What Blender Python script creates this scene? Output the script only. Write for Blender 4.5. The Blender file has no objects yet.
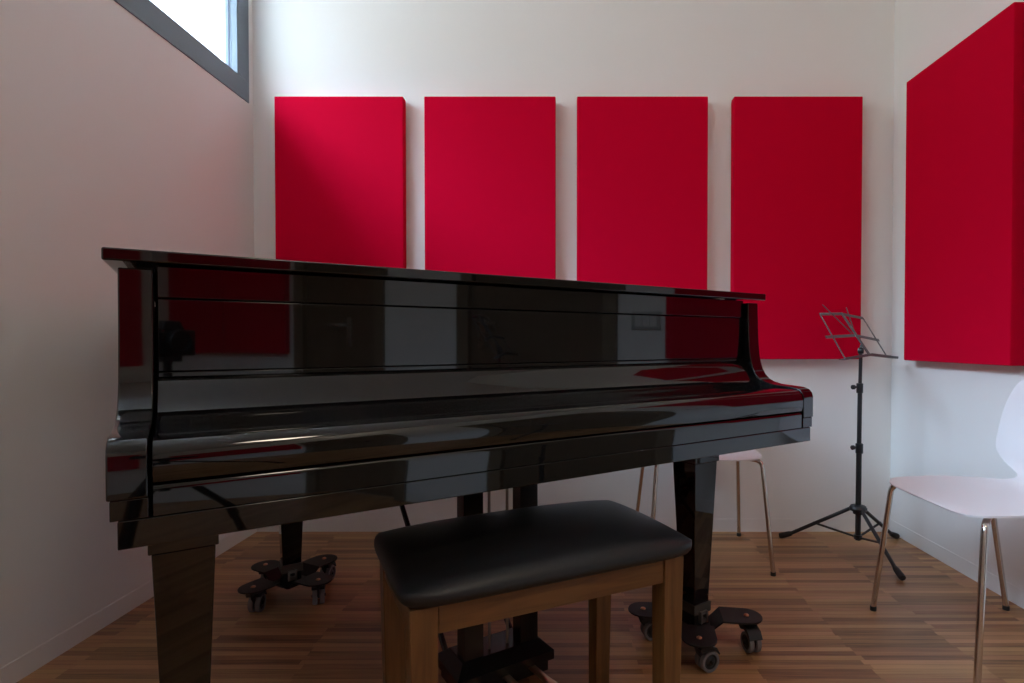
import bpy, bmesh, math, random
from mathutils import Vector, Matrix
from bpy_extras.mesh_utils import ngon_tessellate  # noqa: F401

random.seed(7)
PI = math.pi
SC = bpy.context.scene
COL = SC.collection

# ------------------------------------------------------------------ helpers
def mat(name, base=(.8, .8, .8), rough=.5, metal=0., spec=.5, coat=0., bump=None):
    m = bpy.data.materials.new(name); m.use_nodes = True
    nt = m.node_tree; b = nt.nodes['Principled BSDF']
    b.inputs['Base Color'].default_value = (*base, 1)
    b.inputs['Roughness'].default_value = rough
    b.inputs['Metallic'].default_value = metal
    b.inputs['Specular IOR Level'].default_value = spec
    b.inputs['Coat Weight'].default_value = coat
    b.inputs['Coat Roughness'].default_value = .02
    if bump:
        scale, strength = bump
        tc = nt.nodes.new('ShaderNodeTexCoord'); nz = nt.nodes.new('ShaderNodeTexNoise')
        bp = nt.nodes.new('ShaderNodeBump')
        nz.inputs['Scale'].default_value = scale; nz.inputs['Detail'].default_value = 4
        bp.inputs['Strength'].default_value = strength; bp.inputs['Distance'].default_value = .002
        nt.links.new(tc.outputs['Object'], nz.inputs['Vector'])
        nt.links.new(nz.outputs['Fac'], bp.inputs['Height'])
        nt.links.new(bp.outputs['Normal'], b.inputs['Normal'])
    return m

def empty(name, loc=(0, 0, 0), rz=0.):
    o = bpy.data.objects.new(name, None); COL.objects.link(o)
    o.location = loc; o.rotation_euler = (0, 0, rz); o.empty_display_size = .05
    return o

def tag(o, label, cat, group=None):
    o['label'] = label; o['category'] = cat
    if group: o['group'] = group
    return o

def obj(name, bm, m, parent=None, bevel=0., seg=2, angle=35, smooth=True, loc=None):
    bmesh.ops.remove_doubles(bm, verts=bm.verts, dist=1e-6)
    bmesh.ops.recalc_face_normals(bm, faces=bm.faces)
    me = bpy.data.meshes.new(name); bm.to_mesh(me); bm.free()
    me.materials.append(m)
    if smooth:
        me.shade_smooth(); me.set_sharp_from_angle(angle=math.radians(angle))
    o = bpy.data.objects.new(name, me); COL.objects.link(o)
    if parent: o.parent = parent
    if loc: o.location = loc
    if bevel > 0:
        md = o.modifiers.new('bevel', 'BEVEL'); md.width = bevel; md.segments = seg
        md.limit_method = 'ANGLE'; md.angle_limit = math.radians(angle); md.harden_normals = True
    return o

def struct(name, bm, m, **k):
    o = obj(name, bm, m, **k); o['kind'] = 'structure'; return o

def box(bm, lo, hi):
    v = [bm.verts.new((x, y, z)) for x in (lo[0], hi[0]) for y in (lo[1], hi[1]) for z in (lo[2], hi[2])]
    for f in ((0, 1, 3, 2), (4, 6, 7, 5), (0, 4, 5, 1), (2, 3, 7, 6), (0, 2, 6, 4), (1, 5, 7, 3)):
        bm.faces.new([v[i] for i in f])
    return bm

def bbox(lo, hi): return box(bmesh.new(), lo, hi)

def taper(bm, c0, s0, c1, s1):
    """frustum: rectangle centre c, half sizes s, from bottom (0) to top (1)"""
    r = []
    for c, s in ((c0, s0), (c1, s1)):
        r.append([bm.verts.new((c[0] + a * s[0], c[1] + b * s[1], c[2])) for a, b in ((-1, -1), (1, -1), (1, 1), (-1, 1))])
    for i in range(4):
        bm.faces.new((r[0][i], r[0][(i + 1) % 4], r[1][(i + 1) % 4], r[1][i]))
    bm.faces.new(r[0]); bm.faces.new(r[1])
    return bm

def prism(bm, prof, fn, a, b):
    """closed 2D profile extruded from a to b; fn(p, q, t) -> 3D"""
    A = [bm.verts.new(fn(p, q, a)) for p, q in prof]; B = [bm.verts.new(fn(p, q, b)) for p, q in prof]
    n = len(prof)
    for i in range(n):
        bm.faces.new((A[i], A[(i + 1) % n], B[(i + 1) % n], B[i]))
    bm.faces.new(A); bm.faces.new(B)
    return bm

def tube(bm, pts, r, seg=12, cap=True):
    """round tube along a polyline; r a number or a list"""
    pts = [Vector(p) for p in pts]; n = len(pts)
    rs = r if isinstance(r, (list, tuple)) else [r] * n
    rings = []; prev = None
    for i in range(n):
        if i == 0: t = pts[1] - pts[0]
        elif i == n - 1: t = pts[-1] - pts[-2]
        else: t = (pts[i + 1] - pts[i]).normalized() + (pts[i] - pts[i - 1]).normalized()
        t.normalize()
        if prev is None:
            u = t.orthogonal().normalized()
        else:
            u = (prev - t * prev.dot(t)).normalized()
        prev = u; w = t.cross(u)
        rings.append([bm.verts.new(pts[i] + rs[i] * (math.cos(k * 2 * PI / seg) * u + math.sin(k * 2 * PI / seg) * w)) for k in range(seg)])
    for a, b in zip(rings, rings[1:]):
        for k in range(seg):
            bm.faces.new((a[k], a[(k + 1) % seg], b[(k + 1) % seg], b[k]))
    if cap:
        bm.faces.new(rings[0]); bm.faces.new(rings[-1])
    return bm

def fillet(pts, rad, n=6):
    """round the inner corners of a polyline"""
    pts = [Vector(p) for p in pts]; out = [pts[0]]
    for i in range(1, len(pts) - 1):
        a, b, c = pts[i - 1], pts[i], pts[i + 1]
        d1 = (a - b); d2 = (c - b); k = min(rad, d1.length * .48, d2.length * .48)
        p, q = b + d1.normalized() * k, b + d2.normalized() * k
        for j in range(n + 1):
            t = j / n; out.append((1 - t) ** 2 * p + 2 * t * (1 - t) * b + t * t * q)
    out.append(pts[-1]); return out

def bar(bm, a, b, w, t, up=(0, 0, 1)):
    """flat bar from a to b, w wide (along up x dir), t thick"""
    a, b = Vector(a), Vector(b); d = (b - a).normalized(); u = Vector(up)
    s = d.cross(u).normalized(); n = s.cross(d).normalized()
    r = []
    for p in (a, b):
        r.append([bm.verts.new(p + s * (i * w / 2) + n * (j * t / 2)) for i, j in ((-1, -1), (1, -1), (1, 1), (-1, 1))])
    for i in range(4):
        bm.faces.new((r[0][i], r[0][(i + 1) % 4], r[1][(i + 1) % 4], r[1][i]))
    bm.faces.new(r[0]); bm.faces.new(r[1])
    return bm

def lathe(bm, prof, axis_fn, seg=20, closed=False):
    """prof: list of (r, h); axis_fn(x, y, h) -> 3D"""
    rings = []
    for r, h in prof:
        rings.append([bm.verts.new(axis_fn(r * math.cos(k * 2 * PI / seg), r * math.sin(k * 2 * PI / seg), h)) for k in range(seg)])
    for a, b in zip(rings, rings[1:]):
        for k in range(seg):
            bm.faces.new((a[k], a[(k + 1) % seg], b[(k + 1) % seg], b[k]))
    if closed:
        a, b = rings[-1], rings[0]
        for k in range(seg): bm.faces.new((a[k], a[(k + 1) % seg], b[(k + 1) % seg], b[k]))
        return bm
    if prof[0][0] > 1e-6: bm.faces.new(rings[0])
    if prof[-1][0] > 1e-6: bm.faces.new(rings[-1])
    return bm

def kids(o, allobs): return [c for c in allobs if c.parent == o]

def copy_tree(o, parent=None, allobs=None):
    allobs = allobs or list(COL.objects)
    c = o.copy(); COL.objects.link(c)
    if parent: c.parent = parent
    for k in kids(o, allobs): copy_tree(k, c, allobs)
    return c

# ------------------------------------------------------------------ materials
def wall_paint(name, c):
    return mat(name, c, .7, spec=.3, bump=(90, .08))
M_wall = wall_paint('white_wall_paint', (.84, .83, .81))
M_ceil = wall_paint('white_ceiling_paint', (.86, .85, .83))
M_base = mat('white_skirting_paint', (.82, .81, .79), .45)
M_red = mat('red_felt_cloth', (.59, .0004, .026), .9, spec=.05, bump=(900, .25))
M_black = mat('black_piano_lacquer', (.0035, .003, .003), .035, spec=.5, coat=.2)
M_blackdull = mat('black_felt_gap', (.004, .004, .004), .8, spec=.1)
M_blacksatin = mat('black_satin_lacquer', (.007, .007, .007), .26, spec=.6)
M_dolly = mat('black_powder_coat', (.011, .009, .009), .5, spec=.3)
M_caster = mat('black_caster_plastic', (.012, .012, .013), .45)
M_rubber = mat('grey_rubber_tyre', (.17, .16, .165), .6)
M_copper = mat('copper_bolt', (.75, .38, .22), .3, metal=1)
M_steel = mat('dull_steel', (.30, .27, .24), .45, metal=1)
M_bronze = mat('dark_bronzed_steel', (.16, .14, .12), .45, metal=1)
M_chrome = mat('brushed_chrome', (.62, .57, .53), .16, metal=1)
M_brass = mat('brass', (.75, .50, .30), .28, metal=1)
M_leather = mat('black_vinyl', (.010, .010, .011), .42, spec=.45, bump=(420, .12))
M_shell = mat('white_chair_shell', (.82, .80, .82), .35, spec=.4)
M_bkrubber = mat('black_rubber', (.012, .012, .012), .6)
M_stand = mat('black_stand_enamel', (.016, .016, .018), .4)
M_desk = mat('dark_grey_stand_metal', (.13, .135, .145), .38, metal=.3)
M_frame = mat('grey_window_frame', (.13, .168, .205), .4)
M_gasket = mat('dark_gasket', (.02, .025, .06), .5)
M_plastic = mat('white_switch_plastic', (.75, .75, .73), .35)
M_switchgrey = mat('pale_grey_plastic', (.50, .50, .49), .35)

def wood_mat(name, c0, c1, rough, stretch=(1, 1, 12), scale=9):
    m = bpy.data.materials.new(name); m.use_nodes = True; nt = m.node_tree
    b = nt.nodes['Principled BSDF']; b.inputs['Roughness'].default_value = rough
    tc = nt.nodes.new('ShaderNodeTexCoord'); mp = nt.nodes.new('ShaderNodeMapping')
    mp.inputs['Scale'].default_value = tuple(1 / s for s in stretch)
    nz = nt.nodes.new('ShaderNodeTexNoise'); nz.inputs['Scale'].default_value = scale * 8
    nz.inputs['Detail'].default_value = 6; nz.inputs['Distortion'].default_value = .8
    cr = nt.nodes.new('ShaderNodeValToRGB')
    cr.color_ramp.elements[0].position = .3; cr.color_ramp.elements[1].position = .75
    cr.color_ramp.elements[0].color = (*c0, 1); cr.color_ramp.elements[1].color = (*c1, 1)
    L = nt.links.new
    L(tc.outputs['Object'], mp.inputs['Vector']); L(mp.outputs['Vector'], nz.inputs['Vector'])
    L(nz.outputs['Fac'], cr.inputs['Fac']); L(cr.outputs['Color'], b.inputs['Base Color'])
    return m
M_benchv = wood_mat('bench_wood_upright', (.10, .042, .011), (.20, .090, .026), .38, (1, 1, 14))
M_benchh = wood_mat('bench_wood_rail', (.10, .042, .011), (.20, .090, .026), .38, (14, 1, 1))
M_door = wood_mat('dark_brown_door_wood', (.11, .075, .045), (.17, .115, .07), .45, (1, 1, 14))
M_doorframe = wood_mat('brown_door_frame_wood', (.17, .125, .08), (.23, .17, .11), .45, (1, 1, 14))

def floor_mat():
    m = bpy.data.materials.new('teak_strip_parquet'); m.use_nodes = True; nt = m.node_tree
    N = nt.nodes.new; L = nt.links.new
    b = nt.nodes['Principled BSDF']
    tc = N('ShaderNodeTexCoord'); sp = N('ShaderNodeSeparateXYZ'); L(tc.outputs['Object'], sp.inputs[0])
    def math_(op, a, bb=None, clamp=False):
        n = N('ShaderNodeMath'); n.operation = op; n.use_clamp = clamp
        for i, v in enumerate((a, bb)):
            if v is None: continue
            if isinstance(v, (int, float)): n.inputs[i].default_value = v
            else: L(v, n.inputs[i])
        return n.outputs[0]
    def noise(dim, w=None, vec=None, scale=1., detail=2.):
        n = N('ShaderNodeTexNoise'); n.noise_dimensions = dim
        n.inputs['Scale'].default_value = scale; n.inputs['Detail'].default_value = detail
        if vec is not None: L(vec, n.inputs['Vector'])
        if w is not None: L(w, n.inputs['W'])
        return n.outputs['Fac']
    def white(vec):
        n = N('ShaderNodeTexWhiteNoise'); n.noise_dimensions = '3D'; L(vec, n.inputs['Vector']); return n
    def comb(x, y, z):
        n = N('ShaderNodeCombineXYZ')
        for i, v in enumerate((x, y, z)):
            if isinstance(v, (int, float)): n.inputs[i].default_value = v
            else: L(v, n.inputs[i])
        return n.outputs[0]
    COLW, STRIP, BLOCK = .314, .0224, .1120
    y = math_('DIVIDE', sp.outputs['Y'], STRIP); row = math_('FLOOR', y); fy = math_('FRACT', y)
    jit = N('ShaderNodeTexWhiteNoise'); jit.noise_dimensions = '1D'; L(row, jit.inputs['W'])
    x = math_('DIVIDE', math_('ADD', math_('ADD', sp.outputs['X'], math_('MULTIPLY', jit.outputs['Value'], .022)), 10 * COLW + .08), COLW)
    col = math_('FLOOR', x); fx = math_('FRACT', x)
    blk = math_('FLOOR', math_('DIVIDE', math_('ADD', sp.outputs['Y'], math_('MULTIPLY', col, .041)), BLOCK))
    w1 = white(comb(col, row, 3.)).outputs['Value']
    w2 = white(comb(col, blk, 9.)).outputs['Value']
    w3 = white(comb(col, row, 17.)).outputs['Value']
    grain = noise('3D', vec=comb(math_('MULTIPLY', sp.outputs['X'], 3.), math_('MULTIPLY', sp.outputs['Y'], 190.), math_('MULTIPLY', w1, 40.)), scale=2., detail=5.)
    cloud = noise('3D', vec=comb(math_('MULTIPLY', sp.outputs['X'], 1.2), math_('MULTIPLY', sp.outputs['Y'], 14.), w2), scale=2.2, detail=3.)
    f = math_('ADD', math_('MULTIPLY', w1, .36), math_('ADD', math_('MULTIPLY', w2, .09), math_('ADD', math_('MULTIPLY', grain, .56), math_('MULTIPLY', cloud, .24))))
    cr = N('ShaderNodeValToRGB'); e = cr.color_ramp.elements
    e[0].position = .32; e[0].color = (.105, .042, .017, 1)
    e[1].position = .98; e[1].color = (.58, .325, .150, 1)
    k = e.new(.60); k.color = (.375, .185, .080, 1)
    L(f, cr.inputs['Fac'])
    hs = N('ShaderNodeHueSaturation'); L(cr.outputs['Color'], hs.inputs['Color'])
    L(math_('ADD', .492, math_('MULTIPLY', w3, .016)), hs.inputs['Hue'])
    # fine joints
    gy = math_('LESS_THAN', math_('ABSOLUTE', math_('SUBTRACT', fy, .5)), .485)
    gx = math_('LESS_THAN', math_('ABSOLUTE', math_('SUBTRACT', fx, .5)), .4988)
    g = gy
    mx = N('ShaderNodeMix'); mx.data_type = 'RGBA'
    L(g, mx.inputs['Factor']); mx.inputs['A'].default_value = (.055, .024, .012, 1)
    L(hs.outputs['Color'], mx.inputs['B']); L(mx.outputs['Result'], b.inputs['Base Color'])
    L(math_('ADD', .30, math_('MULTIPLY', grain, .16)), b.inputs['Roughness'])
    b.inputs['Specular IOR Level'].default_value = .4
    bp = N('ShaderNodeBump'); bp.inputs['Strength'].default_value = .12; bp.inputs['Distance'].default_value = .001
    L(grain, bp.inputs['Height']); L(bp.outputs['Normal'], b.inputs['Normal'])
    return m
M_floor = floor_mat()

def glass_mat():
    m = bpy.data.materials.new('clear_window_glass'); m.use_nodes = True; nt = m.node_tree
    nt.nodes.remove(nt.nodes['Principled BSDF']); out = nt.nodes['Material Output']
    tr = nt.nodes.new('ShaderNodeBsdfTransparent'); tr.inputs['Color'].default_value = (.96, .98, .97, 1)
    gl = nt.nodes.new('ShaderNodeBsdfGlossy'); gl.inputs['Roughness'].default_value = .01
    mx = nt.nodes.new('ShaderNodeMixShader'); mx.inputs[0].default_value = .06
    nt.links.new(tr.outputs[0], mx.inputs[1]); nt.links.new(gl.outputs[0], mx.inputs[2])
    nt.links.new(mx.outputs[0], out.inputs['Surface'])
    return m
M_glass = glass_mat()

# ------------------------------------------------------------------ room
XL, XR, YB, YR, ZC = -1.431, 1.556, 2.675, -2.80, 3.3
WT = .58                                        # outer wall thickness
WY0, WY1, WZ0, WZ1 = -1.30, 2.636, 1.990, 3.000     # outside of the window frame
FW = .094                                       # frame face width

struct('floor', bbox((XL - WT, YR - .2, -.12), (XR + .2, YB + .2, 0)), M_floor, smooth=False)
struct('ceiling', bbox((XL - WT, YR - .2, ZC), (XR + .2, YB + .2, ZC + .15)), M_ceil, smooth=False)
struct('wall_back', bbox((XL, YB, 0), (XR, YB + .2, ZC)), M_wall, smooth=False)
struct('wall_rear', bbox((XL, YR - .2, 0), (XR, YR, ZC)), M_wall, smooth=False)
bm = bmesh.new()
box(bm, (XL - WT, YR - .2, 0), (XL, YB + .2, WZ0)); box(bm, (XL - WT, YR - .2, WZ1), (XL, YB + .2, ZC))
box(bm, (XL - WT, YR - .2, WZ0), (XL, WY0, WZ1)); box(bm, (XL - WT, WY1, WZ0), (XL, YB + .2, WZ1))
struct('wall_left', bm, M_wall, smooth=False)
# right wall with the two doorways
D1 = (-1.23, -.57, 2.08); D2 = (.06, .93, 2.08)
bm = bmesh.new()
for a, b in ((YR - .2, D1[0]), (D1[1], D2[0]), (D2[1], YB + .2)):
    box(bm, (XR, a, 0), (XR + .2, b, ZC))
for d in (D1, D2): box(bm, (XR, d[0], d[2]), (XR + .2, d[1], ZC))
struct('wall_right', bm, M_wall, smooth=False)
BH, BT = .060, .002
struct('baseboard_back', bbox((XL, YB - BT, 0), (XR, YB, BH)), M_base, smooth=False)
struct('baseboard_left', bbox((XL, YR, 0), (XL + BT, YB - BT, BH)), M_base, smooth=False)
bm = bmesh.new()
for a, b in ((YR, D1[0] - .05), (D1[1] + .05, D2[0] - .05), (D2[1] + .05, YB - BT)): box(bm, (XR - BT, a, 0), (XR, b, BH))
struct('baseboard_right', bm, M_base, smooth=False)
struct('baseboard_rear', bbox((XL + BT, YR, 0), (XR - BT, YR + BT, BH)), M_base, smooth=False)

# window in the left wall
win = empty('window_1', (XL, (WY0 + WY1) / 2, WZ0)); win['kind'] = 'structure'
def wloc(p): return (p[0] - XL, p[1] - (WY0 + WY1) / 2, p[2] - WZ0)
def ring_frame(y0, y1, z0, z1, w, x0, x1):
    bm = bmesh.new()
    for lo, hi in (((x0, y0, z0), (x1, y1, z0 + w)), ((x0, y0, z1 - w), (x1, y1, z1)),
                   ((x0, y0, z0 + w), (x1, y0 + w, z1 - w)), ((x0, y1 - w, z0 + w), (x1, y1, z1 - w))):
        box(bm, wloc(lo), wloc(hi))
    return bm
obj('window_frame', ring_frame(WY0, WY1, WZ0, WZ1, FW, XL - .024, XL + .004), M_frame, win, smooth=False, bevel=.002)
obj('casement', ring_frame(WY0 + FW - .03, WY1 - FW + .03, WZ0 + FW - .03, WZ1 - FW + .03, .03, XL - .049, XL - .0245), M_frame, win, smooth=False)
obj('glazing_gasket', ring_frame(WY0 + FW - .004, WY1 - FW + .004, WZ0 + FW - .004, WZ1 - FW + .004, .005, XL - .036, XL - .030), M_gasket, win, smooth=False)
obj('window_pane', bbox(wloc((XL - .042, WY0 + FW - .01, WZ0 + FW - .01)), wloc((XL - .037, WY1 - FW + .01, WZ1 - FW + .01))), M_glass, win, smooth=False)

# doors in the right wall (seen mirrored in the lacquer)
def door(name, d, handle_at):
    r = empty(name, (XR, d[0], 0)); r['kind'] = 'structure'
    w = d[1] - d[0]
    bm = bmesh.new()
    box(bm, (-.015, -.05, 0), (.05, .03, d[2])); box(bm, (-.015, w - .03, 0), (.05, w + .05, d[2]))
    box(bm, (-.015, -.05, d[2] - .03), (.05, w + .05, d[2] + .05))
    obj('door_frame', bm, M_doorframe, r, smooth=False, bevel=.003)
    obj('door_leaf', bbox((.02, .032, .006), (.062, w - .032, d[2] - .032)), M_door, r, smooth=False)
    y = w * handle_at; s = 1 if handle_at < .5 else -1
    bm = bmesh.new(); tube(bm, fillet([(.02, y, 1.0), (-.045, y, 1.0), (-.045, y + s * .12, 1.0)], .015), .009)
    obj('door_handle', bm, M_chrome, r)
    obj('lock_plate', bbox((.014, y - .018, .86), (.022, y + .018, 1.05)), M_chrome, r, smooth=False)
door('door_1', D1, .62); door('door_2', D2, .12)

# ------------------------------------------------------------------ acoustic panels
def panel(label, lo, hi, axis):
    """cloth covered board; the stretched cloth is slightly rounded on its edges"""
    g = .0012                                  # hair's breadth off the wall
    lo, hi = list(lo), list(hi)
    if axis == 'y': hi[1] -= g
    elif axis == 'x': hi[0] -= g
    else: lo[1] += g
    c = [(a + b) / 2 for a, b in zip(lo, hi)]
    t = empty('acoustic_panel', (c[0], c[1], lo[2])); tag(t, label, 'acoustic panel', 'red acoustic wall panels')
    L0 = tuple(a - b for a, b in zip(lo, (c[0], c[1], lo[2]))); H0 = tuple(a - b for a, b in zip(hi, (c[0], c[1], lo[2])))
    # cloth cover in front of a thin backing board that stands on the wall
    k = .006
    if axis == 'y':
        a = bbox(L0, (H0[0], H0[1] - k, H0[2])); b = bbox((L0[0] + .01, H0[1] - k, .01), (H0[0] - .01, H0[1], H0[2] - .01))
    elif axis == 'x':
        a = bbox(L0, (H0[0] - k, H0[1], H0[2])); b = bbox((H0[0] - k, L0[1] + .01, .01), (H0[0], H0[1] - .01, H0[2] - .01))
    else:
        a = bbox((L0[0], L0[1] + k, L0[2]), H0); b = bbox((L0[0] + .01, L0[1], .01), (H0[0] - .01, L0[1] + k, H0[2] - .01))
    obj('cloth_cover', a, M_red, t, bevel=.004, seg=2); obj('backing_board', b, M_red, t, smooth=False)
    return t
PZ0, PZ1, PF = .815, 2.015, 2.617
for x0, x1, lab in ((-1.304, -.716, 'leftmost red panel on the back wall, a diagonal shadow across it'),
                    (-.620, -.020, 'red panel on the back wall, second from the window, above the piano lid'),
                    (.078, .676, 'red panel on the back wall, third from the window, above the piano lid'),
                    (.795, 1.382, 'red panel on the back wall behind the music stand, nearest the right corner')):
    panel(lab, (x0, PF, PZ0), (x1, YB, PZ1), 'y')
panel('large red panel on the right wall above the white chair', (1.494, 1.893, PZ0), (XR, 2.478, PZ1), 'x')
panel('red panel on the right wall beside the light switch, mirrored in the piano front', (1.500, 1.238, PZ0), (XR, 1.838, PZ1), 'x')
panel('red panel next to the rear brown door on the right wall, mirrored in the piano', (1.508, -1.92, PZ0), (XR, -1.32, PZ1), 'x')
panel('red panel on the right wall closest to the rear corner, mirrored in the piano', (1.508, -2.53, PZ0), (XR, -1.93, PZ1), 'x')
panel('red panel on the rear wall, mirrored at the left end of the piano front', (.86, YR, PZ0), (1.45, YR + .055, PZ1), 'r')

# light switch on the right wall
t = empty('light_switch', (XR, 1.13, 1.0)); tag(t, 'pale light switch plate on the white right wall, mirrored in the piano front', 'light switch')
obj('switch_plate', bbox((-.010, -.075, -.045), (0, .075, .045)), M_switchgrey, t, bevel=.003)
for k in range(3): obj('rocker', bbox((-.014, -.055 + k * .038, -.03), (-.0101, -.021 + k * .038, .03)), M_plastic, t, bevel=.001)

# ------------------------------------------------------------------ grand piano
PX, PY, PA = -.5715, .7319, .5784
PL = 1.4989                                    # width of the key bed
FL = .0115                                     # how far the arms stand out
piano = empty('grand_piano', (PX, PY, 0), PA)
tag(piano, 'glossy black grand piano with closed lid standing across the room on wheeled dollies', 'piano')
CH = .0445                                      # cheek thickness
ARM = [(-.0005, .690), (-.0005, .745), (.003, .757), (.011, .7655), (.027, .7705), (.052, .7725), (.080, .7738), (.100, .7755),
       (.122, .7805), (.1386, .788), (.153, .800), (.1631, .8157), (.1700, .835), (.1745, .856), (.1775, .885), (.1800, .920), (.1825, 1.0105)]
def arm(u0, u1, s):
    bm = bmesh.new()
    prism(bm, ARM + [(.34, 1.0105), (.34, .690)], lambda v, z, u: (u, v, z), u0, u1)
    o = obj('arm', bm, M_black, piano, bevel=.0025, angle=40)
    a, b = (u0 + (.0035 if s < 0 else 0), u1 - (.0035 if s > 0 else 0))
    obj('arm_base', bbox((a, .0008, .6632), (b, .34, .6898)), M_black, piano, bevel=.0012)
    return o
arm(-FL, -FL + CH, -1); arm(PL + FL - CH, PL + FL, 1)
K0, K1 = -FL + CH + .0050, PL + FL - CH - .0050
obj('key_bed', bbox((0, 0, .6255), (PL, .34, .6628)), M_black, piano, bevel=.0015)
# key slip with a rounded upper front edge
ks = [(.002, .6645)] + [(.002 + .016 * (1 - math.sin(a * PI / 10)) * (1 if a else 0), 0) for a in ()]
ks = [(.002, .6640), (.002, .697)] + [(.012 - .010 * math.cos(a * PI / 12), .697 + .0105 * math.sin(a * PI / 12)) for a in range(1, 7)] + [(.05, .7075), (.05, .6640)]
bm = prism(bmesh.new(), ks, lambda v, z, u: (u, v, z), K0, K1); obj('key_slip', bm, M_black, piano)
# closed key lid: S-shaped cover over the keyboard
KL = [(.002, .7088), (-.002, .722), (-.0025, .738), (.002, .7525), (.010, .7610), (.0193, .7650), (.040, .7668), (.0581, .7676), (.085, .7680), (.1149, .7692),
      (.135, .7735), (.1513, .7805), (.165, .794), (.1762, .8111), (.184, .823), (.1905, .8325), (.1950, .8362), (.1985, .8370)]
bm = prism(bmesh.new(), KL + [(.24, .8370), (.24, .7088)], lambda v, z, u: (u, v, z), K0, K1); obj('key_lid', bm, M_black, piano, angle=50)
obj('key_well', bbox((K0 - .003, .03, .664), (K1 + .003, .28, .712)), M_blackdull, piano, smooth=False)
obj('lid_hinge_strip', bbox((K0, .1990, .8382), (K1, .23, .8462)), M_black, piano, bevel=.0012)
obj('fallboard', bbox((K0, .199, .8478), (K1, .230, .9650)), M_black, piano, bevel=.0012)
obj('front_rail', bbox((K0, .1965, .9672), (K1, .230, 1.0172)), M_black, piano, bevel=.0012)
obj('inner_board', bbox((K0 - .004, .231, .70), (K1 + .004, .26, 1.0105)), M_blackdull, piano, smooth=False)

def bez(p0, p1, p2, p3, n):
    out = []
    for i in range(n):
        t = i / n; a = (1 - t) ** 3; b = 3 * t * (1 - t) ** 2; c = 3 * t * t * (1 - t); d = t ** 3
        out.append((a * p0[0] + b * p1[0] + c * p2[0] + d * p3[0], a * p0[1] + b * p1[1] + c * p2[1] + d * p3[1]))
    return out
def outline(g, v0):
    """rim outline in (u, v), grown by g"""
    a = [(-FL - g, v0)]
    a += bez((-FL - g, 1.10), (-FL - g, 1.38), (.06 - g * .7, 1.485 + g), (.30, 1.485 + g), 14)
    a += bez((.30, 1.485 + g), (.56, 1.485 + g), (.66 + g, 1.36), (.76 + g, 1.18), 12)
    a += bez((.76 + g, 1.18), (.90 + g, .93), (1.22 + g, .98 + g), (1.42 + g * .7, .80 + g * .7), 14)
    a += bez((1.42 + g * .7, .80 + g * .7), (1.49 + g, .74), (PL + FL + g, .66), (PL + FL + g, .58), 8)
    a += [(PL + FL + g, .58), (PL + FL + g, v0)]
    return a
def loopwall(outer, inner, z0, z1):
    bm = bmesh.new(); n = len(outer); R = []
    for pts, z in ((outer, z0), (outer, z1), (inner, z1), (inner, z0)):
        R.append([bm.verts.new((u, v, z)) for u, v in pts])
    for q in range(4):
        A, B = R[q], R[(q + 1) % 4]
        for i in range(n - 1): bm.faces.new((A[i], A[i + 1], B[i + 1], B[i]))
    bm.faces.new([R[q][0] for q in range(4)]); bm.faces.new([R[q][-1] for q in range(4)])
    return bm
obj('rim', loopwall(outline(0, .3405), outline(-.04, .3405), .655, 1.0105), M_black, piano, bevel=.002, angle=50)
bm = bmesh.new(); prism(bm, outline(-.0402, .3415), lambda u, v, z: (u, v, z), .668, .70)
obj('soundboard', bm, M_blacksatin, piano, smooth=False)
bm = bmesh.new(); prism(bm, outline(.0295 - FL, .1675), lambda u, v, z: (u, v, z), 1.0190, 1.0385)
obj('lid', bm, M_black, piano, bevel=.003, seg=3, angle=50)
for u, v in ((.02, .26), (PL - .02, .26), (.0, .9), (PL - .01, .5), (.3, 1.46)):
    obj('lid_pad', bbox((u - .012, v - .012, 1.0106), (u + .012, v + .012, 1.0189)), M_bkrubber, piano, smooth=False)

def piano_leg(u, v, zb, h=.0455, hb=.0290):
    bm = bmesh.new(); taper(bm, (u, v, zb), (hb, hb), (u, v, .5455), (h, h)); o = obj('leg', bm, M_black, piano, bevel=.002)
    obj('leg_collar', bbox((u - h - .0045, v - h - .0045, .5460), (u + h + .0045, v + h + .0045, .625 if v < .4 else .667)), M_black, o, bevel=.002)
LEGS = [(.0705, .2655), (1.332, .2655), (.373, 1.244)]
for u, v in LEGS: piano_leg(u, v, .125)

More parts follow.
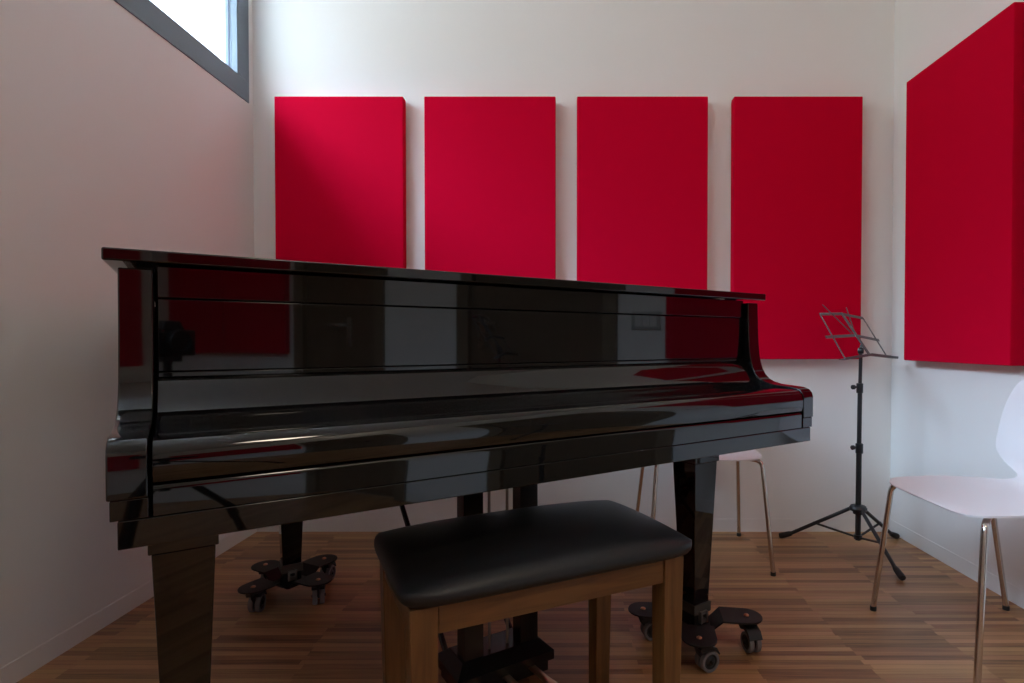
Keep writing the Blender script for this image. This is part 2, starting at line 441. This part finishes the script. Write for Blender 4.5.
# pedal lyre
lyre = obj('pedal_lyre', bbox((.615, .375, .595), (.895, .475, .6675)), M_blacksatin, piano, bevel=.002)
for u in (.680, .842): obj('lyre_post', bbox((u - .027, .395, .085), (u + .027, .440, .5945)), M_blacksatin, lyre, bevel=.002)
for u in (.735, .788): obj('pedal_rod', tube(bmesh.new(), [(u, .42, .09), (u, .42, .667)], .004, 8), M_steel, lyre)
for u in (.655, .855): obj('lyre_brace', tube(bmesh.new(), [(u, .512, .05), (u, 1.262, .667)], .008, 10), M_blacksatin, lyre)
bm = bmesh.new()
box(bm, (.634, .372, .008), (.888, .505, .040)); box(bm, (.622, .360, .040), (.900, .515, .064))
taper(bm, (.761, .4375, .064), (.139, .0775), (.761, .4375, .090), (.112, .045))
obj('pedal_box', bm, M_blacksatin, lyre, bevel=.002)
for u in (.680, .757, .834):
    bm = bmesh.new(); secs = []
    for v, z, w, t in ((.40, .034, .008, .006), (.34, .036, .008, .006), (.30, .037, .009, .006), (.268, .036, .015, .006), (.238, .033, .019, .005), (.220, .029, .015, .004), (.212, .027, .007, .003)):
        secs.append([bm.verts.new((u + a * w, v, z + b * t)) for a, b in ((-1, -.7), (-.6, -1), (.6, -1), (1, -.7), (1, .6), (.6, 1), (-.6, 1), (-1, .6))])
    for a, b in zip(secs, secs[1:]):
        for k in range(8): bm.faces.new((a[k], a[(k + 1) % 8], b[(k + 1) % 8], b[k]))
    bm.faces.new(secs[0]); bm.faces.new(secs[-1])
    obj('pedal', bm, M_brass, lyre, angle=60)

# ------------------------------------------------------------------ piano dollies
PLZ = .092                                     # top of the arm plates
def stadium(x0, x1, w, n=10):
    """plate outline: straight at x0, rounded end at x1"""
    r = w / 2; p = [(x0, -r)]
    for i in range(n + 1):
        a = -PI / 2 + PI * i / n; p.append((x1 - r + r * math.cos(a), r * math.sin(a)))
    p.append((x0, r)); return p
def turned(boxes, ang):
    c, s_ = math.cos(ang), math.sin(ang); bm = bmesh.new()
    for lo, hi in boxes:
        n0 = len(bm.verts); box(bm, lo, hi); bm.verts.ensure_lookup_table()
        for v in bm.verts[n0:]: v.co = (v.co.x * c - v.co.y * s_, v.co.x * s_ + v.co.y * c, v.co.z)
    return bm
def make_dolly(rot, trails, R):
    t = empty('piano_dolly')
    for k in range(4):
        a = rot + k * PI / 2; ca, sa = math.cos(a), math.sin(a)
        f = lambda x, y, z: (x * ca - y * sa, x * sa + y * ca, z)
        bm = bmesh.new()
        prism(bm, stadium(.078, R + .045, .096), f, PLZ - .005, PLZ)
        N = [f(.078, -.048, PLZ), f(.078, .048, PLZ), f(.044, .043, PLZ - .032), f(.044, -.043, PLZ - .032)]
        A = [bm.verts.new(p) for p in N]; B = [bm.verts.new((p[0], p[1], p[2] - .005)) for p in N]
        for i in range(4): bm.faces.new((A[i], A[(i + 1) % 4], B[(i + 1) % 4], B[i]))
        bm.faces.new(A); bm.faces.new(B)
        plate = obj('arm_plate', bm, M_dolly, t, bevel=.001)
        bm = bmesh.new(); lathe(bm, [(.0075, PLZ), (.0075, PLZ + .002), (.005, PLZ + .004), (.0, PLZ + .0045)], lambda x, y, h: f(R + x, y, h), 12)
        obj('bolt', bm, M_copper, plate)
        # twin-wheel swivel caster trailing in the direction trails[k]
        tr = math.radians(trails[k]); tx, ty = math.cos(tr), math.sin(tr); cx, cy, _ = f(R, 0, 0)
        nx, ny = -ty, tx; trail, wr = .026, .0285
        wx, wy = cx + tx * trail, cy + ty * trail
        q3 = lambda p, q, u: (cx + tx * p + nx * u, cy + ty * p + ny * u, q)
        bm = bmesh.new(); lathe(bm, [(.019, PLZ - .0052), (.020, PLZ - .012), (.016, PLZ - .020), (.009, PLZ - .026)], lambda x, y, h: (cx + x, cy + y, h), 14)
        prism(bm, [(-.018, .076), (.012, .080), (.030, .064), (.034, .046), (.030, .024), (.018, .022), (-.010, .054)], q3, -.0032, .0032)
        prism(bm, [(-.012, .072), (.018, .077), (.044, .065), (.055, .047), (.053, .044), (.040, .0575), (.020, .0625), (.004, .056), (-.006, .060)], q3, -.0205, .0205)
        tube(bm, [q3(trail, wr, -.0225), q3(trail, wr, .0225)], .005, 10)
        fork = obj('caster', bm, M_caster, t, bevel=.0008)
        for s_ in (-1, 1):
            ax = lambda x, y, h, s_=s_: (wx + tx * x + nx * (s_ * h), wy + ty * x + ny * (s_ * h), wr + y)
            bm = bmesh.new(); lathe(bm, [(.0205, .0040), (.0270, .0040), (.0285, .0055), (.0285, .0170), (.0265, .0188), (.0215, .0188), (.0205, .0170)], ax, 26, True)
            w_ = obj('wheel', bm, M_rubber, fork)
            bm = bmesh.new(); lathe(bm, [(.0052, .005), (.0204, .005), (.0204, .0160), (.0150, .0150), (.0130, .0165), (.0080, .0168), (.0052, .0186)], ax, 20)
            obj('wheel_hub', bm, M_caster, w_)
    obj('centre_plate', turned([((-.045, -.045, .058), (.045, .045, .0645))], rot), M_dolly, t, bevel=.001)
    h = .034; i_ = .0295
    obj('leg_cup', turned([((-h, -h, .102), (h, -i_, .130)), ((-h, i_, .102), (h, h, .130)), ((-h, -i_, .102), (-i_, i_, .130)), ((i_, -i_, .102), (h, i_, .130))], PA), M_bronze, t)
    obj('leg_pad', turned([((-.029, -.029, .0646), (.029, .029, .1246))], PA), M_dolly, t)
    obj('clasp', turned([((-.014, -.042, .076), (-.008, -.0295, .110)), ((.008, -.042, .076), (.014, -.0295, .110)), ((-.008, -.040, .101), (.008, -.0295, .110)), ((-.008, -.039, .076), (.008, -.0295, .088))], PA), M_steel, t)
    return t
def pw(u, v):
    c, s = math.cos(PA), math.sin(PA); return (PX + u * c - v * s, PY + u * s + v * c, 0)
for (u, v), rot, arm_r, trl, lab in zip(LEGS, (.0, math.radians(-8), math.radians(62)), (.148, .150, .139), ((40, 90, 10, 60), (-78, 90, 12, 24), (85, 100, 95, 110)),
        ('black four-wheeled dolly under the left front leg of the piano', 'black four-wheeled dolly under the right front piano leg, beside the bench', 'black four-wheeled dolly under the rear piano leg, near the left wall')):
    d = make_dolly(rot, trl, arm_r); d.location = pw(u, v)
    tag(d, lab, 'dolly', 'piano leg dollies')

# ------------------------------------------------------------------ bench
BX, BY, BA = -.2465, .9274, math.radians(26)
bench = empty('piano_bench', (BX, BY, 0), BA)
tag(bench, 'wooden piano bench with black padded vinyl seat in front of the piano', 'bench')
BW, BD, RT = .560, .328, .4535
LG = .048
for x in (0, BW - LG):
    for y in (0, BD - LG):
        bm = bmesh.new(); taper(bm, (x + LG / 2 + (.004 if x == 0 else -.004), y + LG / 2, 0), (LG * .40, LG * .40), (x + LG / 2, y + LG / 2, RT), (LG / 2, LG / 2))
        obj('leg', bm, M_benchv, bench, bevel=.0025)
RH = .050
e_ = .0005
for lo, hi in (((LG + e_, .004, RT - RH), (BW - LG - e_, .024, RT)), ((LG + e_, BD - .024, RT - RH), (BW - LG - e_, BD - .004, RT))):
    obj('rail', bbox(lo, hi), M_benchh, bench, bevel=.0015)
for lo, hi in (((.004, LG + e_, RT - RH), (.024, BD - LG - e_, RT)), ((BW - .024, LG + e_, RT - RH), (BW - .004, BD - LG - e_, RT))):
    obj('rail', bbox(lo, hi), M_benchv, bench, bevel=.0015)
def rrect(x0, y0, x1, y1, r, n=8):
    out = []
    for cx, cy, a0 in ((x1 - r, y1 - r, 0), (x0 + r, y1 - r, PI / 2), (x0 + r, y0 + r, PI), (x1 - r, y0 + r, 3 * PI / 2)):
        # straight runs get extra points so the dome stays smooth
        for i in range(n + 1):
            a = a0 + PI / 2 * i / n; out.append((cx + r * math.cos(a), cy + r * math.sin(a)))
    return out
def cushion():
    """padded seat: crowned top, full rounded edges pulled in underneath, slightly pinched corners"""
    bm = bmesh.new(); NX, NY = 56, 36
    x0, x1, y0, y1 = -.016, BW + .033, -.018, BD + .018; cx, cy = (x0 + x1) / 2, (y0 + y1) / 2; hx, hy = (x1 - x0) / 2, (y1 - y0) / 2
    def sup(s, t):
        p = 10.; m = max(abs(s), abs(t)); n_ = (abs(s) ** p + abs(t) ** p) ** (1 / p)
        k = m / n_ if n_ > 1e-9 else 1
        return s * k, t * k, m
    def height(m, X, Y):
        d = max(0., min(hx - abs(X), hy - abs(Y))) if m < 1 else 0.
        Rr = .026; e = math.sqrt(max(0., 1 - max(0., 1 - d / Rr) ** 2))
        bx = 1 - (abs(X) / hx) ** 2.6; by = 1 - (abs(Y) / hy) ** 2.2
        return .014 + .012 * e + .036 * (max(bx, 0) * max(by, 0)) ** .55
    top = {}
    def remap(i, n):
        s = -1 + 2 * i / n; return math.sin(s * PI / 2)
    for i in range(NX + 1):
        for j in range(NY + 1):
            S, T, m = sup(remap(i, NX), remap(j, NY)); X, Y = S * hx, T * hy
            top[i, j] = bm.verts.new((cx + X, cy + Y, RT + height(m, X, Y)))
    for i in range(NX):
        for j in range(NY): bm.faces.new((top[i, j], top[i + 1, j], top[i + 1, j + 1], top[i, j + 1]))
    rim = [(i, 0) for i in range(NX)] + [(NX, j) for j in range(NY)] + [(i, NY) for i in range(NX, 0, -1)] + [(0, j) for j in range(NY, 0, -1)]
    prev = [top[k] for k in rim]
    for g, z in ((-.001, .010), (-.005, .004), (-.012, .0008)):
        cur = []
        for k in rim:
            v = top[k].co; dx, dy = v.x - cx, v.y - cy
            cur.append(bm.verts.new((cx + dx * (1 + g / hx), cy + dy * (1 + g / hy), RT + z)))
        n = len(rim)
        for q in range(n): bm.faces.new((prev[q], prev[(q + 1) % n], cur[(q + 1) % n], cur[q]))
        prev = cur
    bm.faces.new(prev)
    return bm
obj('seat_cushion', cushion(), M_leather, bench, angle=80)

# ------------------------------------------------------------------ chairs (origin on the floor, facing +x)
def interp(tab, s):
    for (a, b) in zip(tab, tab[1:]):
        if a[0] <= s <= b[0]:
            t = (s - a[0]) / (b[0] - a[0]); t = t * t * (3 - 2 * t) if len(tab) > 40 else t
            return [p + (q - p) * t for p, q in zip(a[1:], b[1:])]
    return list(tab[-1][1:])
def crm(tab, s):
    """Catmull-Rom through rows (s, ...)"""
    n = len(tab); i = 0
    while i < n - 2 and s > tab[i + 1][0]: i += 1
    P0, P1, P2, P3 = tab[max(i - 1, 0)], tab[i], tab[i + 1], tab[min(i + 2, n - 1)]
    t = (s - P1[0]) / (P2[0] - P1[0]); out = []
    for k in range(1, len(P1)):
        m1 = (P2[k] - P0[k]) / (P2[0] - P0[0]) * (P2[0] - P1[0]); m2 = (P3[k] - P1[k]) / (P3[0] - P1[0]) * (P2[0] - P1[0])
        out.append((2 * t ** 3 - 3 * t * t + 1) * P1[k] + (t ** 3 - 2 * t * t + t) * m1 + (-2 * t ** 3 + 3 * t * t) * P2[k] + (t ** 3 - t * t) * m2)
    return out
# s, x, z, half width, dish
SHELL = [(0, .226, .441, .110, .000), (.25, .224, .4425, .145, .0), (.6, .216, .4455, .178, .000), (1.2, .188, .450, .205, .001), (2.2, .10, .4520, .214, .003), (3.2, .00, .4500, .212, .006), (4.0, -.075, .451, .176, .008),
         (4.7, -.120, .462, .122, .006), (5.15, -.140, .483, .103, .004), (5.6, -.152, .512, .172, .004), (6.05, -.160, .548, .213, .007), (6.6, -.172, .600, .217, .010), (7.3, -.188, .675, .212, .011), (8.0, -.203, .740, .195, .009), (8.4, -.211, .773, .172, .006), (8.7, -.217, .795, .128, .003), (8.88, -.2205, .8045, .075, .001), (8.95, -.222, .8075, .025, 0)]
def shell():
    bm = bmesh.new(); NS, NW = 72, 18; g = {}
    T = .0055
    rows = []
    for i in range(NS + 1):
        s = 8.95 * i / NS; x, z, w, d = crm(SHELL, s)
        x2, z2, *_ = crm(SHELL, min(s + .05, 8.95)); x1, z1, *_ = crm(SHELL, max(s - .05, 0))
        tx, tz = x2 - x1, z2 - z1; l = math.hypot(tx, tz); nx, nz = tz / l, -tx / l   # up on the seat, forward on the back
        if nz < 0 and s < 3: nx, nz = -nx, -nz
        rows.append((x, z, w, d, nx, nz))
    for side in (0, 1):
        for i, (x, z, w, d, nx, nz) in enumerate(rows):
            for j in range(NW + 1):
                q = -1 + 2 * j / NW; q = math.sin(q * PI / 2)
                off = d * q * q * 1.0 - (T if side else 0) + (0 if side else 0)
                # the seat edges roll slightly down at the sides
                g[side, i, j] = bm.verts.new((x + nx * off, q * w, z + nz * off))
    for side in (0, 1):
        for i in range(NS):
            for j in range(NW):
                bm.faces.new((g[side, i, j], g[side, i + 1, j], g[side, i + 1, j + 1], g[side, i, j + 1]))
    for i in range(NS):
        for j in (0, NW): bm.faces.new((g[0, i, j], g[0, i + 1, j], g[1, i + 1, j], g[1, i, j]))
    for j in range(NW):
        for i in (0, NS): bm.faces.new((g[0, i, j], g[0, i, j + 1], g[1, i, j + 1], g[1, i, j]))
    return bm
def make_chair():
    t = empty('shell_chair')
    obj('seat_shell', shell(), M_shell, t, angle=60)
    for fx, sy in ((1, 1), (1, -1), (-1, 1), (-1, -1)):
        if fx > 0:
            path = [(.232, sy * .236, .012), (.192, sy * .204, .4315), (.07, sy * .075, .4345)]
        else:
            path = [(-.214, sy * .240, .012), (-.125, sy * .205, .4305), (-.03, sy * .05, .4335)]
        l = obj('leg', tube(bmesh.new(), fillet(path, .028, 8), .0085, 14), M_chrome, t)
        x, y = path[0][0], path[0][1]
        obj('leg_glide', tube(bmesh.new(), [(x, y, 0), (x, y, .014)], .0100, 12), M_bkrubber, l)
    bm = bmesh.new(); lathe(bm, [(.02, .424), (.085, .424), (.09, .430), (.09, .4365), (.02, .4385)], lambda x, y, h: (x + .02, y, h), 24)
    obj('seat_bracket', bm, M_steel, t)
    return t
chair = make_chair()
chair.location = (1.277, 1.652, 0); chair.rotation_euler.z = PI
tag(chair, 'white shell chair with chrome legs beside the right wall, in the right foreground', 'chair', 'white shell chairs')
c2 = copy_tree(chair); c2.location = (.583, 2.404, 0); c2.rotation_euler.z = -PI / 2 - .01
tag(c2, 'white shell chair behind the piano by the back wall, mostly hidden by the piano', 'chair', 'white shell chairs')

# ------------------------------------------------------------------ music stand
MX, MY = 1.278, 2.433
ms = empty('music_stand', (MX, MY, 0))
tag(ms, 'black folding music stand with empty wire desk in the right back corner', 'music stand')
def L_(p): return (p[0] - MX, p[1] - MY, p[2])
top = (.006, .0, .842)
obj('lower_tube', tube(bmesh.new(), [(0, 0, .045), (.002, 0, .445)], .0112, 14), M_stand, ms)
obj('middle_tube', tube(bmesh.new(), [(.002, 0, .446), (.004, 0, .700)], .0092, 14), M_stand, ms)
obj('upper_tube', tube(bmesh.new(), [(.004, 0, .701), top], .0072, 14), M_stand, ms)
for z, r in ((.440, .0150), (.698, .0132)):
    c_ = obj('clamp_collar', tube(bmesh.new(), [(.003, 0, z - .022), (.003, 0, z + .020)], r, 14), M_stand, ms, bevel=.002)
    bm = bmesh.new(); tube(bm, [(-.010, -.003, z + .004), (-.026, -.008, z + .004)], .004, 8)
    tube(bm, [(-.022, -.0065, z + .004), (-.025, -.0075, z + .004), (-.033, -.010, z + .004), (-.036, -.011, z + .004)], [.007, .0100, .0100, .007], 12)
    obj('clamp_knob', bm, M_stand, c_)
bm = bmesh.new(); lathe(bm, [(.0128, .158), (.020, .158), (.022, .170), (.034, .173), (.036, .183), (.030, .193), (.018, .197), (.0128, .197)], lambda x, y, h: (x, y, h), 18, True)
obj('leg_hub', bm, M_stand, ms)
obj('brace_ring', tube(bmesh.new(), [(0, 0, .050), (0, 0, .068)], .017, 14), M_stand, ms)
for fx, fy in ((1.000, 2.585), (1.535, 2.580), (1.283, 2.118)):
    dx, dy = fx - MX, fy - MY; d = math.hypot(dx, dy); ux, uy = dx / d, dy / d
    P = lambda r, z: (ux * r, uy * r, z)
    l = obj('leg', tube(bmesh.new(), [P(.026, .180), P(d - .045, .028)], .0078, 12), M_stand, ms)
    obj('rubber_foot', tube(bmesh.new(), [P(d - .052, .031), P(d - .042, .027), P(d - .010, .0140), P(d, .0115)], [.0090, .0115, .0130, .011], 14), M_bkrubber, l)
    bm = bmesh.new(); tube(bm, [P(.014, .059), P(d * .56, .094)], .0048, 8); obj('leg_brace', bm, M_stand, ms)
desk = obj('desk_bar', bar(bmesh.new(), L_((1.318, 2.423, .836)), L_((1.246, 2.526, 1.024)), .018, .004, up=(.6, -.8, 0)), M_desk, ms)
bm = bmesh.new(); lathe(bm, [(.004, -.012), (.013, -.010), (.0145, 0), (.013, .010), (.004, .012)], lambda x, y, h: (.006 + .78 * h + x * .6, .0 - .62 * h + x * .78, .857 + y), 14)
obj('desk_knob', bm, M_stand, ms)
obj('desk_bracket', bar(bmesh.new(), (.006, 0, .840), L_((1.296, 2.452, .880)), .012, .006, up=(.6, -.8, 0)), M_desk, ms)
tU = (.6, -.8, .5)
for a, b in (((1.245, 2.527, 1.019), (1.098, 2.410, 1.012)), ((1.245, 2.527, 1.019), (1.387, 2.611, 1.003)),
             ((1.276, 2.467, .923), (1.078, 2.312, .914)), ((1.276, 2.467, .923), (1.439, 2.572, .902))):
    obj('desk_arm', bar(bmesh.new(), L_(a), L_(b), .012, .003, up=tU), M_desk, ms)
for a, b in (((1.314, 2.423, .838), (1.122, 2.267, .824)), ((1.314, 2.423, .838), (1.495, 2.543, .821))):
    bm = bmesh.new(); a, b = Vector(L_(a)), Vector(L_(b)); n = Vector((.6, -.8, 0)) * .028
    bar(bm, a, b, .026, .003)
    bar(bm, a + n * .45 + Vector((0, 0, .004)), b + n * .45 + Vector((0, 0, .004)), .003, .010)
    obj('tray_arm', bm, M_desk, ms)
for a, b in (((1.098, 2.410, 1.012), (1.146, 2.292, .829)), ((1.387, 2.611, 1.003), (1.442, 2.515, .831))):
    obj('side_link', tube(bmesh.new(), [L_(a), L_(b)], .0027, 8), M_desk, ms)
for a, b in (((1.139, 2.478, 1.057), (1.261, 2.463, .931)), ((1.302, 2.595, 1.051), (1.281, 2.468, .919))):
    obj('page_holder', tube(bmesh.new(), [L_(a), L_(b)], .0022, 8), M_desk, ms)

m2 = copy_tree(ms); m2.location = (1.18, .50, 0); m2.rotation_euler.z = 2.2
tag(m2, 'second black music stand in front of the brown door, mirrored in the piano front', 'music stand')

ph = empty('photo_camera', (0, -.105, 0)); tag(ph, 'black camera on a tripod facing the piano, mirrored at the left of its front', 'camera')
bm = bmesh.new(); box(bm, (-.072, -.035, .848), (.072, .038, .935)); taper(bm, (0, 0, .935), (.038, .034), (0, .004, .966), (.026, .026))
box(bm, (-.072, .038, .855), (-.040, .056, .930))
pb = obj('camera_body', bm, M_caster, ph, bevel=.004)
obj('lens', lathe(bmesh.new(), [(.036, .038), (.036, .050), (.040, .054), (.040, .074), (.037, .078), (.031, .078), (.026, .066), (.0, .064)], lambda x, y, h: (x, h, .896 + y), 28), M_caster, pb)
bm = bmesh.new(); box(bm, (-.03, -.03, .828), (.03, .03, .8475)); tube(bm, [(0, 0, .60), (0, 0, .829)], .014, 14); tube(bm, [(0, 0, .70), (0, 0, .745)], .032, 16)
obj('tripod_head', bm, M_stand, ph)
for a in (PI / 2 + PI, PI / 6, 5 * PI / 6):
    x, y = math.cos(a), math.sin(a)
    l = obj('tripod_leg', tube(bmesh.new(), [(x * .03, y * .03, .715), (x * .17, y * .17, .38), (x * .172, y * .172, .375), (x * .32, y * .32, .018)], [.014, .014, .011, .011], 12), M_stand, ph)
    obj('rubber_foot', tube(bmesh.new(), [(x * .315, y * .315, .030), (x * .325, y * .325, .0)], .014, 12), M_bkrubber, l)

# ------------------------------------------------------------------ daylight
w = bpy.data.worlds.new('sky'); SC.world = w; w.use_nodes = True; nt = w.node_tree
bg = nt.nodes['Background']; tc = nt.nodes.new('ShaderNodeTexCoord'); sp = nt.nodes.new('ShaderNodeSeparateXYZ')
cr = nt.nodes.new('ShaderNodeValToRGB'); mr = nt.nodes.new('ShaderNodeMapRange')
mr.inputs['From Min'].default_value = -1; mr.inputs['From Max'].default_value = 1
e = cr.color_ramp.elements
e[0].position = .0; e[0].color = (.09, .085, .07, 1)
e[1].position = 1.; e[1].color = (.70, .88, 1.12, 1)
for pos, c in ((.50, (.09, .09, .085, 1)), (.63, (.12, .125, .125, 1)), (.70, (.20, .24, .29, 1)), (.77, (.63, .84, 1.14, 1)), (.86, (.67, .88, 1.18, 1))):
    k = e.new(pos); k.color = c
nt.links.new(tc.outputs['Generated'], sp.inputs[0]); nt.links.new(sp.outputs['Z'], mr.inputs['Value'])
nt.links.new(mr.outputs['Result'], cr.inputs['Fac']); nt.links.new(cr.outputs['Color'], bg.inputs['Color'])
bg.inputs['Strength'].default_value = 37.0
# light portal: tells the renderer where the daylight comes in
ld = bpy.data.lights.new('window_portal', 'AREA'); ld.shape = 'RECTANGLE'; ld.size = WZ1 - WZ0; ld.size_y = WY1 - WY0
ld.cycles.is_portal = True
lo = bpy.data.objects.new('window_portal', ld); COL.objects.link(lo)
lo.location = (XL - WT + .01, (WY0 + WY1) / 2, (WZ0 + WZ1) / 2); lo.rotation_euler = (0, -PI / 2, 0)

# ------------------------------------------------------------------ added fill lamp, unseen, brightens the upper back wall and right side
def emit(name, c, s_):
    m = bpy.data.materials.new(name); m.use_nodes = True; b = m.node_tree.nodes['Principled BSDF']
    b.inputs['Base Color'].default_value = (.8, .8, .8, 1)
    b.inputs['Emission Color'].default_value = (*c, 1); b.inputs['Emission Strength'].default_value = s_; return m
t = empty('fill_lamp', (1.05, -.70, ZC)); tag(t, 'white square fill lamp added on the ceiling, unseen behind the viewpoint', 'lamp')
bm = bmesh.new(); w_ = .20
for lo, hi in (((-w_, -w_, -.05), (w_, -w_ + .012, -.001)), ((-w_, w_ - .012, -.05), (w_, w_, -.001)), ((-w_, -w_ + .012, -.05), (-w_ + .012, w_ - .012, -.001)), ((w_ - .012, -w_ + .012, -.05), (w_, w_ - .012, -.001))): box(bm, lo, hi)
obj('fill_lamp_housing', bm, M_plastic, t, smooth=False)
obj('fill_lamp_diffuser', bbox((-w_ + .013, -w_ + .013, -.046), (w_ - .013, w_ - .013, -.030)), emit('fill_lamp_glow', (1., .86, .68), 26.), t, smooth=False)

# ------------------------------------------------------------------ camera
F, X0, Y0, HC, PITCH = 570., 560., 341.6, .896, math.radians(.9)
cd = bpy.data.cameras.new('camera'); cam = bpy.data.objects.new('camera', cd); COL.objects.link(cam)
cd.sensor_fit = 'HORIZONTAL'; cd.sensor_width = 36; cd.lens = F * 36 / 1024; cd.clip_start = .02
cam.location = (0, 0, HC); cam.rotation_euler = (PI / 2 - PITCH, 0, 0)
cd.shift_x = (512 - X0) / 1024; cd.shift_y = (Y0 + F * math.tan(PITCH) - 341.5) / 1024
SC.camera = cam

SC.cycles.max_bounces = 14; SC.cycles.diffuse_bounces = 8; SC.cycles.glossy_bounces = 6
SC.cycles.use_denoising = True
SC.view_settings.view_transform = 'Standard'; SC.view_settings.look = 'None'
SC.view_settings.gamma = 1; SC.view_settings.use_curve_mapping = False
SC.view_settings.exposure = 0.
